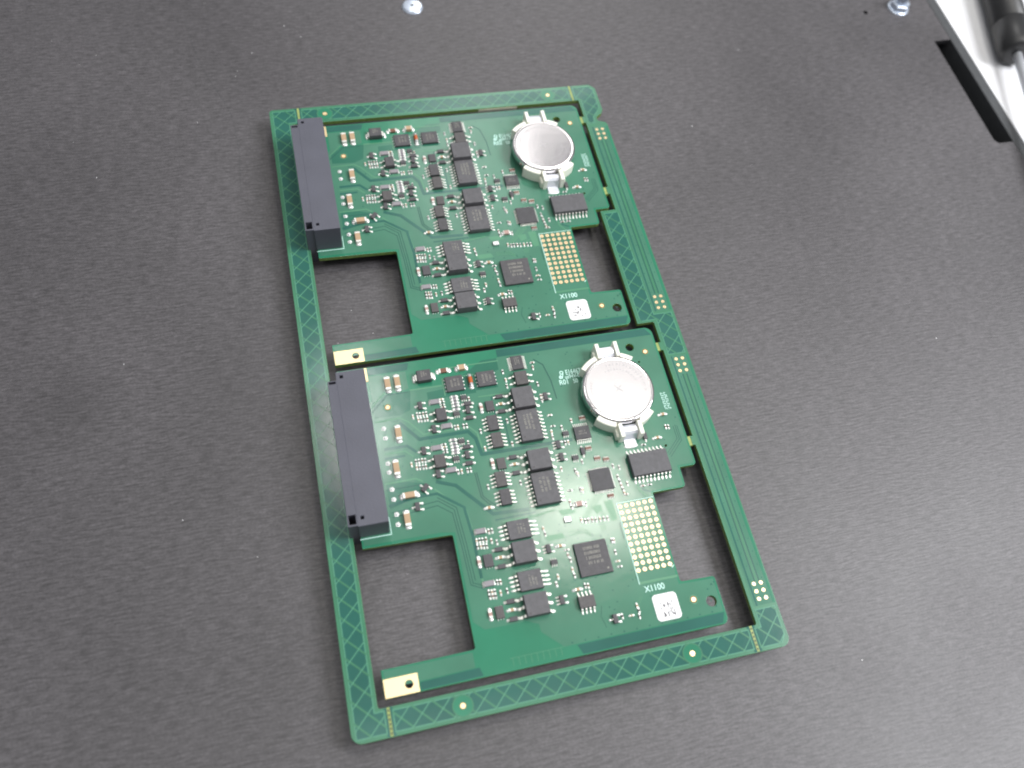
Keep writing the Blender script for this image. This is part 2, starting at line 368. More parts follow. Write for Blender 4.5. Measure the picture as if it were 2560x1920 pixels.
def build_frame():
    W, H = 126.7, 221.8
    outer = rounded([(0, 0, 1.4), (124.6, 0, 0), (126.7, 2.2, 0), (126.7, 13.4, .3), (125.9, 15.3, 0), (123.7, 16.8, 0), (123.0, 18.2, 0), (123.9, 19.2, 0), (126.0, 19.9, 0), (126.7, 20.9, 0), (126.7, H, 2.8), (0, H, 2.8)])
    def tabs(off): return [(118.35, off + 16.3, 0), (117.45, off + 16.3, 0), (117.45, off + 19.4, 0), (118.35, off + 19.4, 0), (118.35, off + 51.3, 0), (117.45, off + 51.3, 0), (117.45, off + 54.5, 0), (118.35, off + 54.5, 0)]
    inner = rounded([(7.7, 7.8, .5), (118.35, 7.8, .4)] + tabs(0) + [(118.35, 61.9, .3), (112.45, 61.9, .3), (112.45, 110.4, .2), (118.35, 110.4, .5)] + tabs(PITCH) + [(118.35, 214.3, .6), (7.8, 214.2, .8)])
    me = plate_mesh('frame', [outer, inner], -LZ, 0, 'mask_line', 'fibre_side', .08)
    mb = MB()
    regs = [[(1.2, 1.2), (9.3, 1.2), (9.3, 7.0), (6.7, 7.0), (6.7, 215.0), (9.3, 215.0), (9.3, 220.7), (1.2, 220.7)],
            [(11.6, 1.2), (115.1, 1.2), (115.1, 6.7), (11.6, 6.7)], [(11.6, 215.2), (115.2, 215.2), (115.2, 220.7), (11.6, 220.7)],
            [(117.4, 1.2), (124.2, 1.2), (125.5, 3), (125.5, 12.8), (122, 17), (122, 20), (119.4, 20), (119.4, 7.3), (117.4, 7.3)],
            [(117.4, 215.2), (119.4, 215.2), (119.4, 210.2), (125.6, 210.2), (125.6, 218.6), (124, 220.7), (117.4, 220.7)],
            [(113.6, 63.2), (118.8, 63.2), (119.2, 107.6), (125.6, 107.6), (125.6, 123.6), (119.6, 123.6), (119.6, 109.6), (113.6, 109.6)]]
    for rg in regs:
        mb.poly(rg, .03, 'mask_teal')
        mb.line(rg + [rg[0]], .34, .06, 'hatch_line')
        for fam in (0, 1):
            for k in range(-60, 70):
                c = 5.5 + 5.64*k if fam == 0 else -1.1 - 5.64*k
                for a, b_ in clip_line(rg, c + .013, fam): mb.line([a, b_], (.30, .52)[fam], .105 - .02*fam, ('hatch_line', 'mask_line')[fam])
    for x, y in ((20.03, 3.91), (106.6, 3.89), (30.1, 218.1), (96.8, 218.1)):
        mb.disc(x, y, 2.75, .13, 'mask_bright'); mb.ring(x, y, 2.6, 2.95, .15, 'mask_line'); mb.disc(x, y, .85, .16, 'copper_ring'); mb.disc(x, y, .72, .18, 'gold_bright')
    # scored break lines with their rows of drilled holes
    for x in (10.45, 116.25):
        for y0, y1 in ((.1, 7.7), (214.3, 221.6)):
            mb.poly([(x - 1.2, y0), (x + 1.2, y0), (x + 1.2, y1), (x - 1.2, y1)], .04, 'mask_teal')
            mb.poly([(x - .38, y0), (x + .38, y0), (x + .38, y1), (x - .38, y1)], .07, 'fibre_bare')
            if y0 > 100:
                for k in range(6): mb.disc(x, y0 + .8 + 1.15*k, .24, .09, 'resin_dark', 10, sy=1.3)
    # right rail: bright strip, twin tracks, groups of plated holes
    for y0, y1 in ((22, 106.5), (124.5, 209.2)):
        x0 = 119.6 if y0 > 100 or True else 0
        mb.poly([(119.5, y0), (126.1, y0), (126.1, y1), (119.5, y1)], .03, 'mask_light')
        mb.poly([(125.5, y0), (126.3, y0), (126.3, y1), (125.5, y1)], .05, 'mask_bright')
        mb.poly([(120.1, y0), (120.6, y0), (120.6, y1), (120.1, y1)], .05, 'mask_teal')
        for x in (122.2, 123.6): mb.poly([(x - .17, y0 + 7), (x + .17, y0 + 7), (x + .17, y1 - 7), (x - .17, y1 - 7)], .06, 'trace_dark')
        mb.poly([(122.45, y0 + 7), (123.35, y0 + 7), (123.35, y1 - 7), (122.45, y1 - 7)], .05, 'mask_line')
        for k in range(20): mb.disc(121.0 + .4*(k % 2), y0 + 4 + k*4.05, .16, .07, 'mask_teal', 8); mb.disc(124.8, y0 + 4 + k*4.05, .16, .07, 'mask_teal', 8)
    for yy in (23.45, 100.75, 125.7, 202.85):
        for k in range(3):
            for x in (121.67, 123.97):
                mb.disc(x, yy + 2.25*k, .62, .08, 'copper_ring', 16); mb.disc(x, yy + 2.25*k, .55, .10, 'gold', 16); mb.disc(x, yy + 2.25*k, .17, .12, 'copper_ring', 10)
    # pale raised strip along part of the inner wall of the top rail
    mb.box(78.0, 7.72, 93.3, 7.98, -1.58, -.5, 'strip_pale')
    join_into(me, mb)
    o = link('frame', me, panel, P_(0, 0)); return o
build_frame()

def board_mesh():
    out = rounded([(10, 10, .4), (116.5, 10, 2.6), (116.5, 61.0, 1.2), (110.85, 61.0, .2), (110.75, 67.5, 1.2), (99.75, 67.5, .2), (99.75, 95.6, .8), (110.5, 95.9, .9), (110.5, 110, 2.0), (10, 110, .2), (10, 102.4, .2), (36.35, 102.2, .7), (36.35, 69, .7), (10, 68.3, .2)])
    me = plate_mesh('circuit_board', [out, circ(107.2, 102.9, 1.6), circ(16.94, 107.45, 1.15), circ(107.1, 16.6, 1.4), circ(108.6, 53.1, .4), circ(108.7, 22.5, .35)], -LZ, 0, 'mask_bright', 'fibre_side', .08)
    mb = MB()
    # copper pours under the mask
    pour = ([(62, 13.1), (115.8, 13.1), (115.8, 60.2), (110.1, 60.2), (110.1, 66.8), (99.1, 66.8), (99.1, 96.2), (109.8, 96.6), (109.8, 106.4), (62.6, 106.6), (61.1, 106.6), (55.6, 101.4), (55.5, 99.1), (52, 97.6), (40, 97.5), (37.2, 94.9), (37.2, 68.4), (33, 67.7), (10.6, 67.5), (10.6, 30), (20, 21.5), (31.5, 20.4), (44, 20.4), (60, 14.8)])
    m2 = plate_mesh('p', [pour, circ(107.2, 102.9, 1.7), circ(107.1, 16.6, 1.5), circ(108.6, 53.1, .45), circ(108.7, 22.5, .4)], .01, .03, 'mask_light', 'mask_light')
    mb.poly([(10.6, 102.8), (35.4, 102.9), (35.4, 107.0), (20.0, 107.3), (10.6, 107.3)], .03, 'mask_light')
    for pl in ([(62, 10.4), (114.2, 10.4), (115.9, 13.0), (62, 13.0)], [(64.8, 106.9), (109.9, 106.7), (108.6, 109.5), (66, 109.6)],
               [(19.8, 107.6), (36.5, 107.2), (37.2, 109.5), (20, 109.6)], [(19.7, 10.4), (33.0, 10.5), (32.2, 13.0), (19.7, 13.0)],
               [(19.7, 24), (24, 20.5), (32, 20.5), (31, 27), (27.5, 28.4), (19.7, 28.0)], [(56.5, 13.4), (61.5, 13.4), (61.5, 17.6), (60, 18.0), (60, 23.8), (52.6, 23.8), (52.6, 24.6), (37, 24.6), (37, 22.0), (43.5, 21.5)],
               [(19.7, 50.3), (26, 50.3), (31.5, 52.0), (31.0, 56.0), (26.5, 56.0), (19.7, 58.0)]):
        mb.poly(pl, .05, 'mask_mid' if pl[0][0] in (19.7, 56.5) and pl[0][1] > 12 else 'mask_teal')
    mb.poly([(19.7, 13.4), (31.6, 13.4), (31.6, 19.6), (30, 20.0), (24, 19.6), (19.7, 23.0)], .05, 'mask_light')
    tr = [([(27.0, 31.1), (32.0, 37.4), (47.3, 37.4), (49.2, 40.1), (50.0, 45.7), (63.3, 45.8), (79, 45.8)], 1.1, 'mask_teal'), ([(19.5, 29.5), (27.3, 29.3), (29.6, 31.0), (33.5, 36.0), (48.0, 36.0), (50.0, 38.4), (50.6, 43.4)], .45, 'trace_light'),
          ([(34.8, 52.0), (40.2, 54.2), (49.5, 65.0), (60.2, 65.5)], 1.1, 'mask_teal'), ([(33.7, 54.2), (37.6, 58.6), (41.6, 62.0), (42.2, 67.6), (42.2, 84)], .5, 'trace_light'),
          ([(19.7, 57.0), (27.4, 55.7), (34.2, 55.7), (41.3, 61.4), (42.1, 70.3), (42.1, 83)], .8, 'mask_teal'), ([(20, 59.2), (34, 58.0), (38.2, 61.5), (39.0, 72.9), (39.4, 84.1), (42.4, 85.4)], .25, 'trace_dark'),
          ([(20, 60.6), (33.6, 59.4), (37.5, 62.5), (38.3, 72.9), (38.7, 84.5), (42.0, 86.2)], .25, 'trace_dark'), ([(34, 57.0), (39.0, 61.0), (39.8, 72.9), (40.2, 83.4)], .25, 'trace_dark'),
          ([(47.2, 51.3), (47.6, 59.0), (49.4, 61.2), (52, 63.6)], .3, 'trace_dark'), ([(46.6, 51.3), (47.0, 59.2), (48.8, 61.6), (51, 64)], .3, 'trace_dark'),
          ([(21.1, 38.9), (27.9, 38.9), (30.2, 41.2)], .9, 'mask_teal'), ([(20.8, 40.5), (27.0, 40.5), (29.2, 42.6)], .45, 'trace_light'), ([(20.8, 42.0), (26.6, 42.0)], .7, 'mask_teal'),
          ([(19.1, 26.0), (24.6, 20.8), (31, 20.8)], .3, 'trace_dark'), ([(19.1, 24.4), (23.6, 20.0)], .35, 'trace_light'), ([(19.5, 50.0), (28.6, 49.8), (30.5, 51.0)], .5, 'trace_light'), ([(19.5, 52.0), (29.6, 52.0)], .3, 'trace_dark'),
          ([(32.0, 20.3), (42.1, 20.3)], .5, 'trace_light'), ([(42.4, 14.4), (61.8, 14.4)], .4, 'trace_light'), ([(57.5, 18), (57.5, 18.1), (42.6, 18.1), (42.6, 24)], .4, 'trace_light'), ([(73.6, 15.8), (76.2, 18.2), (77.5, 24.2), (77.8, 31)], .35, 'trace_dark'),
          ([(57, 27), (57, 34), (59.4, 36), (59.4, 44)], .4, 'mask_teal'), ([(62.5, 26.4), (53, 26.2)], .4, 'trace_light'), ([(52, 68), (62, 68), (68, 67.2)], .5, 'trace_light'), ([(49.8, 67), (62, 66.8)], .5, 'mask_teal'),
          ([(113.7, 46.7), (113.7, 51.7), (108.8, 56.3)], .18, 'trace_dark'), ([(113.0, 47.0), (113.0, 51.4), (108.4, 55.7)], .18, 'trace_dark'), ([(114.3, 47.0), (114.3, 52.2), (109.2, 57)], .18, 'trace_dark'), ([(96.5, 62), (97, 66), (99, 67)], .5, 'mask_teal'), ([(95.2, 61.5), (95.8, 66.2), (97.5, 68.2)], .4, 'trace_light'),
          ([(86.5, 97.5), (84.9, 99.6)], .12, 'trace_light'), ([(87.1, 97.6), (85.4, 99.9)], .12, 'trace_light'), ([(74.5, 97.8), (73.6, 100.6), (74.4, 104)], .14, 'trace_dark'), ([(90.5, 75), (86.6, 75), (86.6, 80)], .25, 'trace_dark')]
    for i in range(5): tr.append(([(84.6 - .75*i, 64.7), (78.2 - .62*i, 70.6 + .18*i), (77.0 - .62*i, 72.0)], .2, 'trace_light'))
    for k, (pts, wd, m) in enumerate(tr): mb.line(pts, wd, .07 + .004*(k % 5), m)
    for k in range(9): mb.line([(46.0 + 1.75*k, 106.7), (46.0 + 1.75*k, 108.8)], .14, .06, 'trace_light')
    mb.line([(45.3, 106.6), (61, 106.6)], .12, .06, 'trace_light')
    for i in range(4): mb.line([(80.5 + .5*i, 76.0), (80.5 + .5*i, 72.6 - .1*i), (82.4 + .5*i, 70.6)], .16, .075, 'trace_light')
    for i in range(3): mb.line([(70.5, 74.5 + .6*i), (75.0, 74.5 + .6*i), (77.0, 76.2 + .5*i)], .18, .078, 'trace_light')
    for pl in ([(69, 67.6), (73.5, 67.6), (74.5, 69.2), (70, 69.4)], [(79.6, 68.2), (82.6, 68.2), (82.6, 70.2), (80.4, 71.0)], [(83.6, 67.4), (86.4, 67.4), (86.4, 73.8), (84.4, 73.8)], [(63, 74.6), (68.5, 74.6), (69.2, 76.2), (64, 76.4)]): mb.poly(pl, .052, 'trace_light')
    # vias
    r = random.Random(11)
    for k in range(12): mb.disc(63.5 + 3.9*k, 106.0 + r.uniform(-.1, .1), .24, .10, 'mask_teal', 8)
    for n, (x0, y0, x1, y1) in ((26, (67, 76, 87, 92)), (18, (74, 55, 92, 67)), (14, (75, 14, 92, 27)), (10, (67, 92, 92, 101)), (10, (20, 21, 31, 50)), (8, (31, 35, 50, 64)), (10, (60, 64, 82, 78)), (6, (101, 28, 115, 58)), (6, (104, 97, 110, 105)), (6, (50, 58, 62, 68))):
        for _ in range(n):
            x, y = r.uniform(x0, x1), r.uniform(y0, y1); mb.disc(x, y, .23, .10, 'mask_teal', 8)
            if r.random() < .45: mb.disc(x + .05, y + .35, .12, .105, 'trace_light', 6)
    # silk lines round the connector and the pad field
    for ln, wd in (([(9.9, 65.5), (18.9, 65.5)], .28), ([(18.9, 65.5), (18.9, 60.3)], .2), ([(87.35, 68.8), (87.35, 94.0)], .24), ([(87.35, 68.8), (99.3, 68.8)], .2), ([(98.6, 91.0), (99.2, 90.5)], .3)): mb.line(ln, wd, .12, 'silk')
    mb.poly([(87.3, 93.4), (99.4, 93.4), (99.4, 94.1), (87.3, 94.1)], .115, 'trace_light')
    # break-off stubs
    for y0, y1 in ((16.3, 19.4), (51.3, 54.5)): mb.box(116.42, y0, 117.5, y1, -1.5, -.12, 'fibre_bare')
    me2 = join_into(m2, mb)
    bm = bmesh.new(); names = [m.name for m in me.materials]
    for m in me2.materials:
        if m.name not in names: me.materials.append(m); names.append(m.name)
    for p in me2.polygons: p.material_index = names.index(me2.materials[p.material_index].name)
    bm.from_mesh(me); bm.from_mesh(me2); bm.to_mesh(me); bm.free(); bpy.data.meshes.remove(me2)
    return me

def ink_rows(mb, cx, cy, wdt, hgt, rows, z, vertical, seed, m='chip_ink'):
    """short printed strokes standing for the tiny, unreadable chip marking"""
    r = random.Random(seed)
    for i in range(rows):
        t = (i + .5)/rows - .5; L = r.uniform(.7, 1.0); n = int(L*(hgt if vertical else wdt)/.42)
        for k in range(n):
            if r.random() < .12: continue
            s = (k + .5)/n - .5; lw = r.uniform(.09, .17); th = .62/rows*(wdt if vertical else hgt)
            if vertical:
                x = cx + t*wdt; y = cy + s*L*hgt; mb.poly([(x - th/2, y - lw), (x + th/2*r.uniform(.5, 1), y - lw), (x + th/2, y + lw*.4), (x - th/2, y + lw*.4)], z, m)
            else:
                x = cx + s*L*wdt; y = cy + t*hgt; mb.poly([(x - lw, y - th/2), (x + lw*.4, y - th/2), (x + lw*.4, y + th/2*r.uniform(.5, 1)), (x - lw, y + th/2)], z, m)
PARAM = {  # ext (lead reach past the body), lead width, pitch, ink rows
 'tssop': (1.0, .24, .48, 3), 'opt': (1.9, .55, 2.3, 0), 'block': (1.75, .75, 2.45, 0), 'so16': (1.75, .46, 1.27, 3), 'so8': (1.45, .44, 1.2, 0), 'dfn': (.35, .26, .62, 0),
 'ic8': (2.35, .52, 1.27, 3), 'pdfn': (.35, .55, 1.27, 3), 'so20': (1.75, .5, 1.27, 0), 'qfp': (.62, .24, .5, 0), 'bga': (0, 0, 0, 4), 'smb': (0, 0, 0, 3)}
NAME = {'tssop': 'microchip', 'opt': 'optocoupler', 'block': 'signal_transformer', 'so16': 'microchip', 'so8': 'microchip', 'dfn': 'power_transistor', 'ic8': 'microchip', 'pdfn': 'power_transistor', 'so20': 'microchip', 'qfp': 'microchip', 'bga': 'microchip', 'smb': 'protection_diode',
        'gray': 'current_sense_resistor', 'tan': 'ceramic_capacitor', 'brown': 'ceramic_capacitor', 'melf': 'glass_diode'}
def lead(mb, x, y, ax, ay, ext, w, h, small=False):
    """gull-wing lead leaving the body at (x, y) towards (ax, ay)"""
    zm = h*.5; px, py = -ay, ax
    def seg(s0, z0, s1, z1, t=.16):
        a = [(x + ax*s0 + px*w/2*q, y + ay*s0 + py*w/2*q) for q in (-1, 1)]; b = [(x + ax*s1 + px*w/2*q, y + ay*s1 + py*w/2*q) for q in (-1, 1)]
        vs = [(a[0][0], a[0][1], z0), (a[1][0], a[1][1], z0), (b[1][0], b[1][1], z1), (b[0][0], b[0][1], z1)]
        vs += [(p[0], p[1], p[2] - t) for p in vs]
        mb.add(vs, [(0, 1, 2, 3), (7, 6, 5, 4), (0, 4, 5, 1), (1, 5, 6, 2), (2, 6, 7, 3), (3, 7, 4, 0)], 'lead_tin')
    if ext > .5:
        seg(-.1, zm + .08, ext*.34, zm + .04); seg(ext*.30, zm + .06, ext*.55, .26); seg(ext*.52, .28, ext*.92, .24)
        mb.dome(x + ax*ext*.84, y + ay*ext*.84, 1, .20, 'solder', sx=(.34*ext if ax else w*.62), sy=(.34*ext if ay else w*.62))
    else:
        mb.dome(x + ax*ext*.5, y + ay*ext*.5, 1, .22, 'solder', sx=(ext*.9 if ax else w*.55), sy=(ext*.9 if ay else w*.55))
def chip_builder(kind, cx, cy, dx, dy, h, side, n, seed):
    mb = MB(); ext, lw, pitch, ink = PARAM[kind]
    if side == 'TB' and kind == 'tssop': pitch, lw, ext = .62, .26, 1.25
    mm_ = 'chip_grey' if kind in ('block', 'so20', 'ic8', 'so16') else 'chip_black'
    if kind in ('so8', 'dfn', 'opt'): mm_ = ('chip_black', 'chip_warm')[seed % 2]
    if kind in ('qfp', 'tssop'): mm_ = 'chip_deep'
    mb.body(cx, cy, dx, dy, h, mm_, .12 if kind != 'bga' else .3, .16 if h > 1.6 else .08)
    if kind == 'smb':
        for s in (-1, 1):
            mb.box(cx + s*(dx/2 + .35) - .45, cy - 1.1, cx + s*(dx/2 + .35) + .45, cy + 1.1, .1, 1.0, 'lead_tin', .1); mb.dome(cx + s*(dx/2 + 1.15), cy, 1, .3, 'solder', .5, 1.35)
    for k in range(n):
        o = (k - (n - 1)/2)*pitch
        if side in ('LR', '4'):
            for s in (-1, 1): lead(mb, cx + s*(dx/2 + .05), cy + o, s, 0, ext, lw, h)
        if side in ('TB', '4'):
            for s in (-1, 1): lead(mb, cx + o, cy + s*(dy/2 + .05), 0, s, ext, lw, h)
        if side == 'B': lead(mb, cx + o*1.25, cy + dy/2 + .05, 0, 1, ext, lw, h); lead(mb, cx + o*1.25, cy - dy/2 - .05, 0, -1, ext*.6, lw, h)
    if ink:
        if kind == 'bga': ink_rows(mb, cx + .3, cy - .9, dx*.62, dy*.6, 4, h + .015, False, seed); mb.disc(cx + dx*.37, cy + dy*.37, .3, h + .015, 'chip_ink', 12)
        elif kind == 'ic8': ink_rows(mb, cx + .7, cy, dx*.4, dy*.7, 3, h + .015, True, seed)
        elif kind == 'pdfn': ink_rows(mb, cx + .2, cy, dx*.6, dy*.7, 3, h + .015, True, seed)
        elif kind == 'tssop' and side == 'TB': ink_rows(mb, cx, cy, dx*.6, dy*.4, 2, h + .015, False, seed)
        else: ink_rows(mb, cx, cy - dy*.1, dx*.5, dy*.6, ink, h + .015, True, seed)
    if kind in ('block', 'so8', 'opt', 'so16'):
        mb.disc(cx - dx*.36, cy + dy*.38, .22, h + .012, 'resin_dark', 10)
    return mb
def two_pole(mb, cx, cy, L, W, H, mid, vert, endf=.24, fil=.35, endm='solder'):
    """surface-mount part with two plated ends and solder fillets"""
    def B(u0, v0, u1, v1, z0, z1, m, ch=0):
        if vert: mb.box(cx + v0, cy + u0, cx + v1, cy + u1, z0, z1, m, ch)
        else: mb.box(cx + u0, cy + v0, cx + u1, cy + v1, z0, z1, m, ch)
    e = L*endf
    B(-L/2 + e*.9, -W/2, L/2 - e*.9, W/2, .05, H, mid, min(.05, H*.1))
    for s in (-1, 1):
        a, b = sorted((s*L/2, s*(L/2 - e))); B(a, -W/2 - .02, b, W/2 + .02, .04, H + .015, endm if W < 1 else 'lead_tin', min(.08, H*.15))
        c = s*(L/2 + fil*.45)
        mb.dome(cx + (0 if vert else c), cy + (c if vert else 0), 1, H*.42 if W < 1 else H*.30, 'solder', sx=(W*.60 if vert else fil*.85), sy=(fil*.85 if vert else W*.60))
def sot(mb, cx, cy, mode, rot=0):
    mb.body(cx, cy, 1.25, 2.5, 1.0, 'chip_black', .1, .08)
    if mode == 'L': legs = ((-1, 0), (1, -.95), (1, .95))
    else: legs = ((1, -.95), (1, .95), (-1, -.95), (-1, 0), (-1, .95))
    for s, o in legs:
        w = .42 if mode == 'L' else .36
        x = cx + s*.68; lead(mb, x, cy + o, s, 0, .95, w, .9)
        if mode == 'L' or s > 0: mb.dome(cx + s*1.5, cy + o, 1, .26, 'solder', .46, .42)
def sod(mb, cx, cy, vert):
    if vert: mb.body(cx, cy, 1.2, 2.2, .9, 'chip_black', .1, .06)
    else: mb.body(cx, cy, 2.2, 1.2, .9, 'chip_black', .1, .06)
    for s in (-1, 1):
        if vert: lead(mb, cx, cy + s*1.15, 0, s, .8, .5, .8)
        else: lead(mb, cx + s*1.15, cy, s, 0, .8, .5, .8); mb.dome(cx + s*1.75, cy, 1, .25, 'solder', .36, .5)
def sot6(mb, cx, cy):
    mb.body(cx, cy, 1.9, 1.15, .9, 'chip_black', .1, .06)
    for k in (-1, 0, 1):
        for s in (-1, 1): lead(mb, cx + k*.65, cy + s*.6, 0, s, .6, .26, .8)
def arr(mb, cx, cy):
    mb.box(cx - 1, cy - .5, cx + 1, cy + .5, .05, .42, 'ceramic_brown', .05)
    for k in range(4):
        for s in (-1, 1): mb.box(cx - .86 + k*.5, cy + s*.5 - .16, cx - .62 + k*.5, cy + s*.5 + .2, .05, .45, 'lead_tin', .04); mb.dome(cx - .74 + k*.5, cy + s*.8, 1, .16, 'solder', .15, .26)

def holder_mesh():
    cx, cy = 97.1, 33.0; mb = MB()
    mb.lathe(cx, cy, [(10.2, .05), (10.4, .1), (10.4, 1.4), (10.2, 1.5), (2, 1.5)], 'cream', 56)
    for a0, a1 in ((-138, -109), (-70, -52), (108, 137), (46, 70)):
        mb.sector(cx, cy, 11.9, 13.5, a0, a1, .05, 4.6, 'cream')
    for x0 in (93.6, 100.0):
        mb.box(x0, 16.0, x0 + 1.3, 21.4, .05, 5.0, 'cream', .12); mb.box(x0, 44.8, x0 + 1.3, 49.5, .05, 4.8, 'cream', .12)
    mb.box(93.0, 17.6, 93.6, 20.6, .05, 2.4, 'cream'); mb.box(92.9, 45.2, 93.6, 48.6, .05, 2.6, 'cream', .1); mb.box(101.3, 45.2, 102.2, 48.0, .05, 2.6, 'cream', .1)
    # bent metal contacts between the posts, and the solder foot
    def strip(x0, x1, prof, m):
        vs = [(x, y, z) for y, z in prof for x in (x0, x1)] + [(x, y, z - .25) for y, z in prof for x in (x0, x1)]; n = len(prof)
        fs = []
        for k in range(n - 1): fs += [(2*k, 2*k+1, 2*k+3, 2*k+2), (2*n+2*k+2, 2*n+2*k+3, 2*n+2*k+1, 2*n+2*k), (2*k, 2*k+2, 2*n+2*k+2, 2*n+2*k), (2*k+1, 2*n+2*k+1, 2*n+2*k+3, 2*k+3)]
        fs += [(0, 2*n, 2*n+1, 1), (2*n-2, 2*n-1, 4*n-1, 4*n-2)]; mb.add(vs, fs, m)
    strip(95.1, 99.8, [(16.4, .4), (16.6, 2.6), (17.2, 3.7), (18.4, 4.1), (19.8, 4.0), (20.9, 3.4)], 'shaft_steel')
    strip(95.1, 99.8, [(45.2, 3.1), (46.2, 3.7), (47.6, 3.7), (48.4, 3.1), (48.8, 1.4), (49.1, .5)], 'shaft_steel')
    strip(95.4, 99.3, [(48.8, .5), (49.6, .42), (51.7, .40)], 'shaft_steel')
    mb.dome(97.3, 51.3, 1, .35, 'solder', 2.4, .8)
    mb.dome(97.3, 16.2, 1, .35, 'solder', 2.4, .8)
    return mb
def connector_mesh():
    me = None; mb = MB()
    # main shell
    main = rounded([(9.75, 15.9, .25), (18.45, 15.9, .25), (18.45, 64.85, .25), (9.75, 64.85, .25)])
    sq = lambda x, y, r=.48: [(x - r, y - r), (x + r, y - r), (x + r, y + r), (x - r, y + r)]
    me = plate_mesh('edge_connector', [main, sq(11.4, 17.6), sq(11.3, 62.4)], .1, 11.0, 'black_plastic', 'black_plastic', .15)
    # overhanging flank with its open pockets
    flank = [(7.05, 18.6), (9.8, 18.6), (9.8, 64.5), (7.05, 64.5)]
    m2 = plate_mesh('f', [flank, [(7.5, 61.2), (9.5, 61.2), (9.5, 64.0), (7.5, 64.0)], [(7.5, 18.95), (9.5, 18.95), (9.5, 19.7), (7.5, 19.7)]], -6.9, 10.98, 'black_plastic', 'black_plastic', .1)
    bm = bmesh.new(); bm.from_mesh(me); bm.from_mesh(m2); bm.to_mesh(me); bm.free(); bpy.data.meshes.remove(m2)
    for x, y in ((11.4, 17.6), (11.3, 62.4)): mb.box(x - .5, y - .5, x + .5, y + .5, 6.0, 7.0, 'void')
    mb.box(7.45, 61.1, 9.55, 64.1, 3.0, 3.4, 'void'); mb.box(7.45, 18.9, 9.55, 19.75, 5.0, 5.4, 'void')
    return join_into(me, mb)
def label_mesh(seed):
    mb = MB(); cx, cy = 93.5, 101.75
    pts = rounded([(cx - 3.75, cy - 3.85, 1.2), (cx + 3.75, cy - 3.85, 1.2), (cx + 3.75, cy + 3.85, 1.2), (cx - 3.75, cy + 3.85, 1.2)])
    n = len(pts); vs = [(x, y, .0) for x, y in pts] + [(x, y, .14) for x, y in pts]
    mb.add(vs, [(i, (i+1) % n, n + (i+1) % n, n + i) for i in range(n)] + [tuple(range(n, 2*n))], 'paper')
    r = random.Random(seed)
    for k in range(26 if seed == 2 else 16):      # scattered worn print
        x, y = cx + r.uniform(-1.9, 1.9), cy + .5 + r.uniform(-1.9, 1.9); a = r.uniform(.2, .34); L = r.uniform(.25, .8)
        mb.line([(x, y), (x + r.uniform(-.15, .25), y + L)], a, .16, 'ink')
    mb.line([(cx + 2.15, cy - 1.6), (cx + 2.25, cy + 2.4)], .12, .16, 'ink')
    return mb

# --- data measured on the photograph (mm in the first board's frame): kind, x, y, width, depth, height, lead sides, leads per side
CHIPS = [
('tssop',67.8,16.5,3.7,4.8,1.0,'LR',10),
('opt',67.8,22.5,3.9,4.6,1.8,'LR',2),
('block',66.5,30.0,6.5,6.9,3.5,'LR',3),
('so16',66.5,39.3,6.7,10.4,2.35,'LR',8),
('so8',55.4,36.3,3.2,4.9,1.5,'LR',4),
('so8',55.5,42.2,3.2,4.8,1.5,'LR',4),
('dfn',55.8,30.2,2.5,3.3,0.9,'B',3),
('block',66.7,51.4,6.7,6.3,3.5,'LR',3),
('so16',66.6,60.4,7.2,10.1,2.35,'LR',8),
('so8',53.9,55.0,3.1,4.7,1.5,'LR',4),
('so8',54.1,60.8,3.1,4.8,1.5,'LR',4),
('dfn',55.2,49.9,2.6,3.5,0.9,'B',3),
('ic8',55.8,71.4,6.6,5.5,1.75,'LR',4),
('block',55.6,78.6,6.5,6.3,3.5,'LR',3),
('dfn',45.0,78.7,2.6,3.6,0.9,'B',3),
('ic8',55.7,86.7,6.7,5.5,1.75,'LR',4),
('block',55.6,94.0,6.6,6.0,3.5,'LR',3),
('dfn',45.1,93.8,2.3,3.4,0.9,'B',3),
('pdfn',46.2,20.6,5.5,5.2,1.0,'LR',4),
('pdfn',56.6,20.5,5.8,5.1,1.0,'LR',4),
('smb',37.0,16.7,4.3,3.6,2.2,'',0),
('tssop',82.8,44.3,4.9,4.2,1.0,'TB',8),
('so20',101.0,58.3,12.4,7.2,2.35,'TB',10),
('qfp',84.6,60.6,6.7,6.8,1.0,'4',12),
('bga',75.6,83.9,9.8,9.9,1.2,'',0),
('so8',70.4,95.9,4.6,3.2,1.5,'TB',4),
('opt',40.0,30.9,3.1,4.0,2.0,'LR',2),
('opt',36.8,46.1,3.2,4.0,2.0,'LR',2),
('gray',38.8,25.8,3.1,1.4,0.9,'',0),
('gray',41.0,34.6,2.9,1.8,0.9,'',0),
('gray',36.6,41.3,2.9,1.5,0.9,'',0),
('gray',39.6,49.2,3.1,1.8,0.9,'',0),
('gray',44.5,69.6,3.0,1.8,0.9,'',0),
('gray',43.8,85.2,3.0,2.0,0.9,'',0),
('tan',25.3,17.2,1.4,4.4,1.6,'V',0),
('tan',28.4,17.1,1.5,4.5,1.6,'V',0),
('tan',23.5,45.7,1.5,4.6,1.6,'V',0),
('tan',25.9,34.5,1.5,4.5,1.6,'V',0),
('tan',26.0,54.9,4.3,1.5,1.6,'H',0),
('tan',24.1,62.0,1.6,4.3,1.6,'V',0),
('tan',49.5,15.3,2.7,1.9,1.3,'H',0),
('brown',43.6,15.3,3.0,1.1,0.7,'H',0),
('melf',51.5,20.4,0.6,4.2,1.2,'V',0),
]
SOT_L = [(34.1, 26.4), (37.0, 35.0), (32.6, 41.6), (48.7, 30.3), (45.5, 45.2), (35.6, 49.8), (27.7, 58.8), (77.4, 102.2)]
SOT45 = [(30.9, 53.4)]
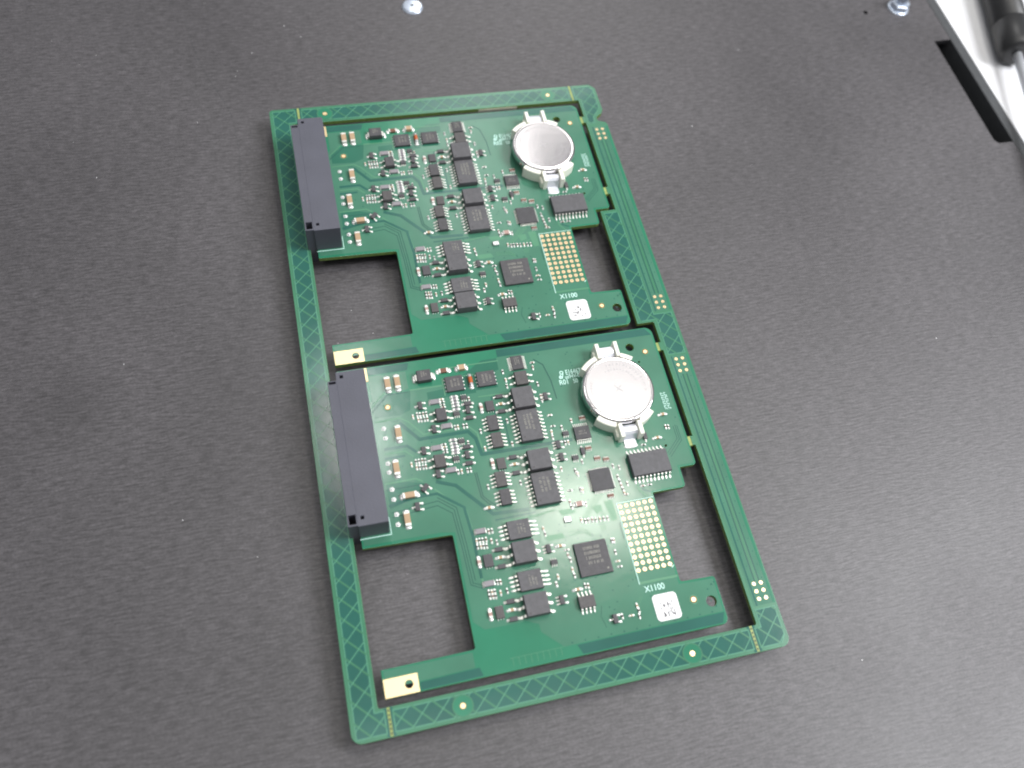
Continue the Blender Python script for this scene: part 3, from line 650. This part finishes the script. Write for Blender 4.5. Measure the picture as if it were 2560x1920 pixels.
SOD_H = [(49.0, 28.1), (48.7, 33.0), (45.8, 42.6), (45.5, 48.0), (59.4, 27.4), (59.2, 32.6), (59.2, 48.5), (59.1, 53.7), (48.7, 76.0), (48.5, 81.1), (48.8, 91.4), (48.6, 96.4)]
TANH = [(59.4, 30.0), (59.2, 50.8), (48.7, 78.4), (48.7, 93.8), (110.7, 42.5), (106.5, 50.1), (68.8, 91.9), (48.6, 63.0), (66.9, 78.4)]
CAPV = [(53.0, 30.2), (52.6, 49.3), (42.3, 78.5), (42.4, 93.8)]
SODV = [(81.4, 50.4), (102.6, 48.8)]
SOT6 = [(48.2, 25.8), (44.9, 31.0), (44.6, 40.4), (41.9, 45.8), (63.9, 82.8), (77.5, 43.6), (78.5, 52.1)]
SOTR = [(74.2, 29.9), (74.2, 51.1), (74.2, 46.9), (63.2, 78.6), (63.5, 93.9)]
BIGR = [(45.2, 25.0), (45.2, 26.0), (45.2, 27.1), (45.2, 28.2), (45.1, 29.4), (42.1, 39.5), (42.2, 40.7), (42.2, 41.8), (42.2, 42.9), (42.1, 43.9)]
SMV = [(31.3, 29.6), (32.7, 29.1), (33.6, 29.2), (34.6, 29.2), (35.6, 29.2), (32.8, 30.9), (33.7, 31.0), (34.7, 31.0), (35.6, 31.0), (43.6, 35.4), (44.5, 35.4), (46.3, 35.4), (47.3, 35.4), (49.8, 26.4), (46.6, 41.2), (28.2, 45.2), (29.7, 44.5), (30.6, 44.5), (31.6, 44.5), (32.5, 44.6), (29.6, 46.4), (30.5, 46.5), (31.5, 46.6), (32.4, 46.6), (41.7, 50.0), (42.8, 50.0), (44.6, 50.0), (45.6, 50.0), (47.0, 70.0), (48.0, 70.0), (42.9, 72.2), (43.8, 72.2), (44.7, 72.3), (45.7, 72.3), (42.8, 73.9), (43.8, 74.0), (44.6, 74.1), (45.5, 74.2), (47.2, 73.0), (48.7, 73.7), (63.2, 72.3), (63.4, 74.0), (46.3, 85.2), (47.2, 85.3), (43.3, 87.6), (44.2, 87.7), (45.0, 87.7), (43.3, 88.8), (44.2, 88.9), (45.0, 89.0), (46.6, 88.4), (48.6, 88.2), (63.2, 89.2), (72.7, 18.8), (62.6, 18.7), (62.9, 21.8), (62.8, 24.0), (72.9, 24.9), (72.9, 29.3), (72.9, 30.7), (73.3, 42.2), (73.2, 44.0), (60.2, 36.0), (60.1, 43.9), (51.2, 38.0), (51.4, 44.0), (49.7, 56.4), (59.8, 56.9), (80.5, 39.4), (76.9, 41.2), (77.7, 46.5), (76.7, 46.5), (80.4, 53.6), (73.3, 54.8), (77.5, 56.2), (78.0, 57.4), (89.7, 56.8), (91.5, 57.6), (77.8, 57.0), (77.5, 62.4), (78.1, 62.7), (90.2, 60.5), (90.4, 62.1), (90.5, 63.4), (90.7, 64.7), (90.8, 65.9), (92.6, 63.2), (77.9, 67.2), (73.3, 65.7), (73.4, 67.3), (75.3, 71.9), (76.4, 72.3), (77.4, 72.3), (78.6, 72.4), (79.7, 72.6), (81.0, 72.6), (82.2, 72.7), (83.4, 72.8), (68.6, 81.5), (69.0, 83.0), (68.8, 85.9), (69.0, 87.7), (82.8, 79.7), (83.4, 79.8), (82.9, 83.3), (64.1, 87.1), (63.1, 89.1), (71.3, 91.2), (72.2, 91.4), (79.7, 101.8), (84.8, 99.8), (85.0, 101.2), (84.7, 102.8), (110.5, 46.8), (111.4, 47.0)]
SMH = [(41.1, 25.1), (41.2, 26.0), (41.1, 27.0), (41.2, 27.9), (39.0, 40.4), (39.1, 41.3), (39.1, 42.2), (39.1, 43.1), (72.9, 17.0), (74.1, 36.5), (74.2, 36.4), (74.2, 40.3), (74.2, 62.1), (91.2, 66.5), (68.6, 79.9), (82.8, 86.1), (83.0, 87.8), (101.4, 51.6), (97.2, 64.8), (99.4, 64.8), (82.4, 102.2)]
ARR = [(84.2, 39.2), (83.5, 49.6), (85.4, 53.4), (88.1, 54.2), (86.3, 66.0)]
CRY = [(71.1, 71.0), (75.8, 66.9)]
STAR = [(21.8, 32.0), (21.8, 35.3), (21.3, 43.6), (21.2, 46.5), (21.2, 52.0), (21.2, 55.2), (21.3, 59.9), (21.2, 63.0)]

def build_board():
    """the board with every component it carries, as the parts of one board"""
    b = link('circuit_board', board_mesh(), panel, P_(0, 0))
    def put(mb, name, cx, cy): return part(mb, name, b, cx, cy)
    cache = {}
    def shared(key, fn, name, cx, cy):
        if key not in cache: mb = MB(); fn(mb); cache[key] = mb.mesh(name)
        return link(name, cache[key], b, (cx*MM, -cy*MM, 0))
    for i, (k, x, y, dx, dy, h, sd, n) in enumerate(CHIPS):
        if k == 'gray':
            mb = MB(); two_pole(mb, x, y, 3.1, 1.55, .85, 'shunt_grey', False, .05, .3)
        elif k == 'tan':
            mb = MB(); two_pole(mb, x, y, dy if sd == 'V' else dx, 1.75, 1.35, 'ceramic_tan', sd == 'V', .17, .75)
        elif k == 'brown':
            mb = MB(); two_pole(mb, x, y, 3.1, 1.5, .7, 'ceramic_brown', False, .2, .8)
        elif k == 'melf':
            mb = MB(); n_ = 16; r_ = .72; secs = [(-2.0, r_, 'steel'), (-1.2, r_, 'glass_orange'), (1.0, r_, 'steel'), (1.9, r_, None)]
            for (a, ra, m), (c, rc, _) in zip(secs, secs[1:]):
                vs = [(x + ra*math.cos(2*math.pi*q/n_), y + v, .75 + ra*math.sin(2*math.pi*q/n_)) for v in (a, c) for q in range(n_)]
                mb.add(vs, [(q, (q+1) % n_, n_ + (q+1) % n_, n_ + q) for q in range(n_)] + [tuple(range(n_))[::-1], tuple(range(n_, 2*n_))], m, False)
            mb.dome(x, y + 2.3, 1, .5, 'solder', .95, .6); mb.dome(x, y - 2.3, 1, .4, 'solder', .8, .45)
        else: mb = chip_builder(k, x, y, dx, dy, h, sd, n, i)
        put(mb, NAME[k], x, y)
    for x, y in SOT_L: shared('sotl', lambda m: sot(m, 0, 0, 'L'), 'transistor', x, y)
    for x, y in SOTR: shared('sotr', lambda m: sot(m, 0, 0, 'R'), 'transistor', x, y)
    for x, y in SOT45:
        o = shared('sotl', None, 'transistor', x, y); o.rotation_euler = (0, 0, -.75)
    for x, y in SOT6: shared('sot6', lambda m: sot6(m, 0, 0), 'transistor', x, y)
    for x, y in SOD_H: shared('sodh', lambda m: sod(m, 0, 0, False), 'diode', x, y)
    for x, y in SODV: shared('sodv', lambda m: sod(m, 0, 0, True), 'diode', x, y)
    for x, y in TANH: shared('tanh', lambda m: two_pole(m, 0, 0, 1.7, .85, .75, 'ceramic_tan', False, .24, .75), 'ceramic_capacitor', x, y)
    for x, y in CAPV: shared('capv', lambda m: two_pole(m, 0, 0, 1.9, 1.05, .8, 'ceramic_pink', True, .26, .8), 'ceramic_capacitor', x, y)
    for x, y in BIGR: shared('bigr', lambda m: two_pole(m, 0, 0, 1.9, .80, .55, 'shunt_grey', False, .26, .35), 'power_resistor', x, y)
    for x, y in ARR: shared('arr', lambda m: arr(m, 0, 0), 'resistor_network', x, y)
    for x, y in CRY[:1]: shared('cry', lambda m: m.box(-1.05, -.8, 1.05, .8, .1, .8, 'steel', .1), 'crystal', x, y)
    for x, y in CRY[1:]: shared('ind', lambda m: two_pole(m, 0, 0, 2.3, 1.5, .9, 'ceramic_pink', False, .15, .6), 'inductor', x, y)
    for x, y in STAR: shared('star', lambda m: (m.disc(0, 0, .8, .12, 'pin_bright', 5), m.dome(0, 0, .5, .45, 'pin_bright', z=.1)), 'soldered_pin', x, y)
    mids = ['ceramic_tan', 'resin_dark', 'resin_dark', 'ceramic_brown', 'resin_dark']
    for i, (x, y) in enumerate(SMV):
        tan = i % 5 == 0; m = mids[i % 5]
        shared('smv%d' % (i % 5), lambda q: two_pole(q, 0, 0, 1.05, .56, .40, m, True, .27, .34), 'small_capacitor' if (tan or i % 5 == 3) else 'chip_resistor', x, y)
    for i, (x, y) in enumerate(SMH):
        m = mids[i % 5]
        shared('smh%d' % (i % 5), lambda q: two_pole(q, 0, 0, 1.05, .56, .40, m, False, .27, .30), 'small_capacitor' if i % 5 in (0, 3) else 'chip_resistor', x, y)
    part(holder_mesh(), 'coin_cell_holder', b, 97.1, 33.0)
    link('edge_connector', connector_mesh(), b)
    # bare metal: pad field, fiducials, edge plate, strip beside the connector
    mb = MB()
    for i in range(6):
        for j in range(11):
            x, y = 88.2 + 2*i, 69.95 + 2.0*j
            mb.disc(x, y, .70, .13, 'copper_ring', 18); mb.disc(x, y, .63, .15, 'gold', 18); mb.disc(x, y, .24, .17, 'copper_ring', 10)
    part(mb, 'contact_pad_field', b, 93, 82)
    for x, y in ((24.12, 25.02), (111.87, 19.09), (101.99, 101.41)):
        shared('fid', lambda m: (m.ring(0, 0, 1.05, 1.35, .12, 'trace_light', 20), m.disc(0, 0, .95, .13, 'copper_ring', 20), m.disc(0, 0, .66, .17, 'gold_bright', 18)), 'alignment_mark', x, y)
    me = plate_mesh('mounting_pad', [[(10.2, 105.0), (19.5, 105.0), (19.5, 109.9), (10.2, 109.9)], circ(16.94, 107.45, 1.16)], .08, .16, 'gold_bright', 'gold_bright')
    link('mounting_pad', me, b)
    mb = MB(); mb.box(18.85, 10.2, 19.5, 15.1, .05, .16, 'gold_bright'); part(mb, 'earth_strip', b, 19.2, 12.6)
    # underside parts that carry the board above the table
    for x, y in ((60, 30), (92, 84), (70, 100)):
        mb = MB(); mb.box(x - 4, y - 3, x + 4, y + 3, -6.95, -LZ - .05, 'chip_black', 0); part(mb, 'underside_relay', b, x, y, -6.95)
    return b
boards = []
b1 = build_board(); boards.append(b1)
kids = list(b1.children)
b2 = b1.copy(); COL.objects.link(b2); b2.parent = panel; b2.location = P_(0, PITCH)
for k in kids:
    c = k.copy(); COL.objects.link(c); c.parent = b2
boards.append(b2)
# lettering differs between the two boards
for bb, rev, sd in ((b1, 'R02', 1), (b2, 'R01', 2)):
    for row in (('E164671', 82.9, 23.2, 2.5, 0, .70, .12), ('us94V-0', 82.4, 24.6, 1.9, 0, .80, .12), (rev, 80.0, 26.5, 2.5, 0, .84, .12), ('50', 84.7, 26.5, 2.1, 0, .8, .12), ('X1100', 88.4, 96.6, 2.5, 0, .92, .12)):
        t, x, y, sz, ro, ws, z = row
        link('printed_text', text_faces('printed_text', [(t, 0, 0, sz, ro, ws, z)], 'silk'), bb, (x*MM, -y*MM, 0))
    mb = MB(); mb.ring(81.6, 22.2, .36, .68, .12, 'silk', 14); mb.line([(81.1, 22.9), (80.7, 24.3)], .3, .12, 'silk'); mb.line([(82.0, 22.8), (81.4, 24.3)], .28, .122, 'silk'); mb.ring(81.0, 23.8, .25, .6, .124, 'silk', 12)
    part(mb, 'printed_mark', bb, 81.5, 23)
    r = random.Random(5)
    for x0, n in ((112.3, 8), (113.5, 8)):                      # worn vertical lettering beside the cell
        mb = MB(); mb.line([(x0 + .05, 34.8), (x0 + .1, 34.8 + n*.78)], .08, .12, 'silk')
        for k in range(n): mb.line([(x0, 34.9 + k*.78), (x0 + .85*r.uniform(.6, 1), 35.0 + k*.78 + r.uniform(0, .3))], .2, .122 + .002*k, 'silk'); mb.line([(x0 + .7*(k % 2), 35.0 + k*.78), (x0 + .7*(k % 2), 35.5 + k*.78)], .18, .123 + .002*k, 'silk')
        part(mb, 'printed_text', bb, x0, 38)
    part(label_mesh(sd), 'paper_label', bb, 93.5, 101.75)
b2['label'] = 'nearer of the two green boards, with R01 printed on it'; b1['label'] = 'farther of the two green boards, with R02 printed on it'
for bb in boards:
    for c in bb.children: c.name = c.name
# ---------------------------------------------------------------- the two coin cells
def cell_mesh():
    mb = MB(); h = 3.6; z = .0
    mb.lathe(0, 0, [(10.2, 0), (11.3, .1), (11.75, .6), (11.85, 1.0), (11.85, h - .75), (11.75, h - .35), (11.45, h - .08), (11.1, h), (10.85, h - .03), (10.6, h - .07), (10.5, h - .07), (10.3, h - .07), (.1, h - .07)], 'cell_steel', 72)
    r = random.Random(2)      # stamped marks: rings of short raised strokes
    for rad, n, a0, a1 in ((8.6, 22, 200, 340), (8.4, 16, 30, 150), (6.6, 12, 20, 120)):
        for k in range(n):
            a = math.radians(a0 + (a1 - a0)*k/n); x, y = rad*math.cos(a), rad*math.sin(a); q = r.uniform(.7, 1.1)
            mb.line([(x, y), (x*(1 + .09*q), y*(1 + .09*q))], .24, h - .035, 'mark_steel')
            if k % 2: mb.line([(x*(1 + .09*q), y*(1 + .09*q)), (x*(1 + .05) - y*.06, y*(1 + .05) + x*.06)], .2, h - .03, 'mark_steel')
    mb.line([(-1.6, 0), (1.6, 0)], .3, h - .03, 'mark_steel'); mb.line([(0, -1.6), (0, 1.6)], .3, h - .028, 'mark_steel')
    return mb.mesh('coin_cell')
mat('mark_steel', (0.50, 0.48, 0.49), 0.5, 0.3)
mat('cell_steel', (0.76, 0.73, 0.74), 0.15, 1.0, bump=(140, .12))
cm = cell_mesh()
for off, lab, rot in ((0, 'shiny steel coin cell in the farther board\'s cream holder, half mirroring a darker room', .4), (PITCH, 'pale steel coin cell in the nearer board\'s cream holder, evenly bright', 2.3)):
    o = link('coin_cell', cm, None, (97.2*MM, -(33.1 + off)*MM, (1.55 + Z0)*MM)); o.rotation_euler = (0, 0, rot)
    tag(o, lab, 'battery', 'coin cells in the board holders')
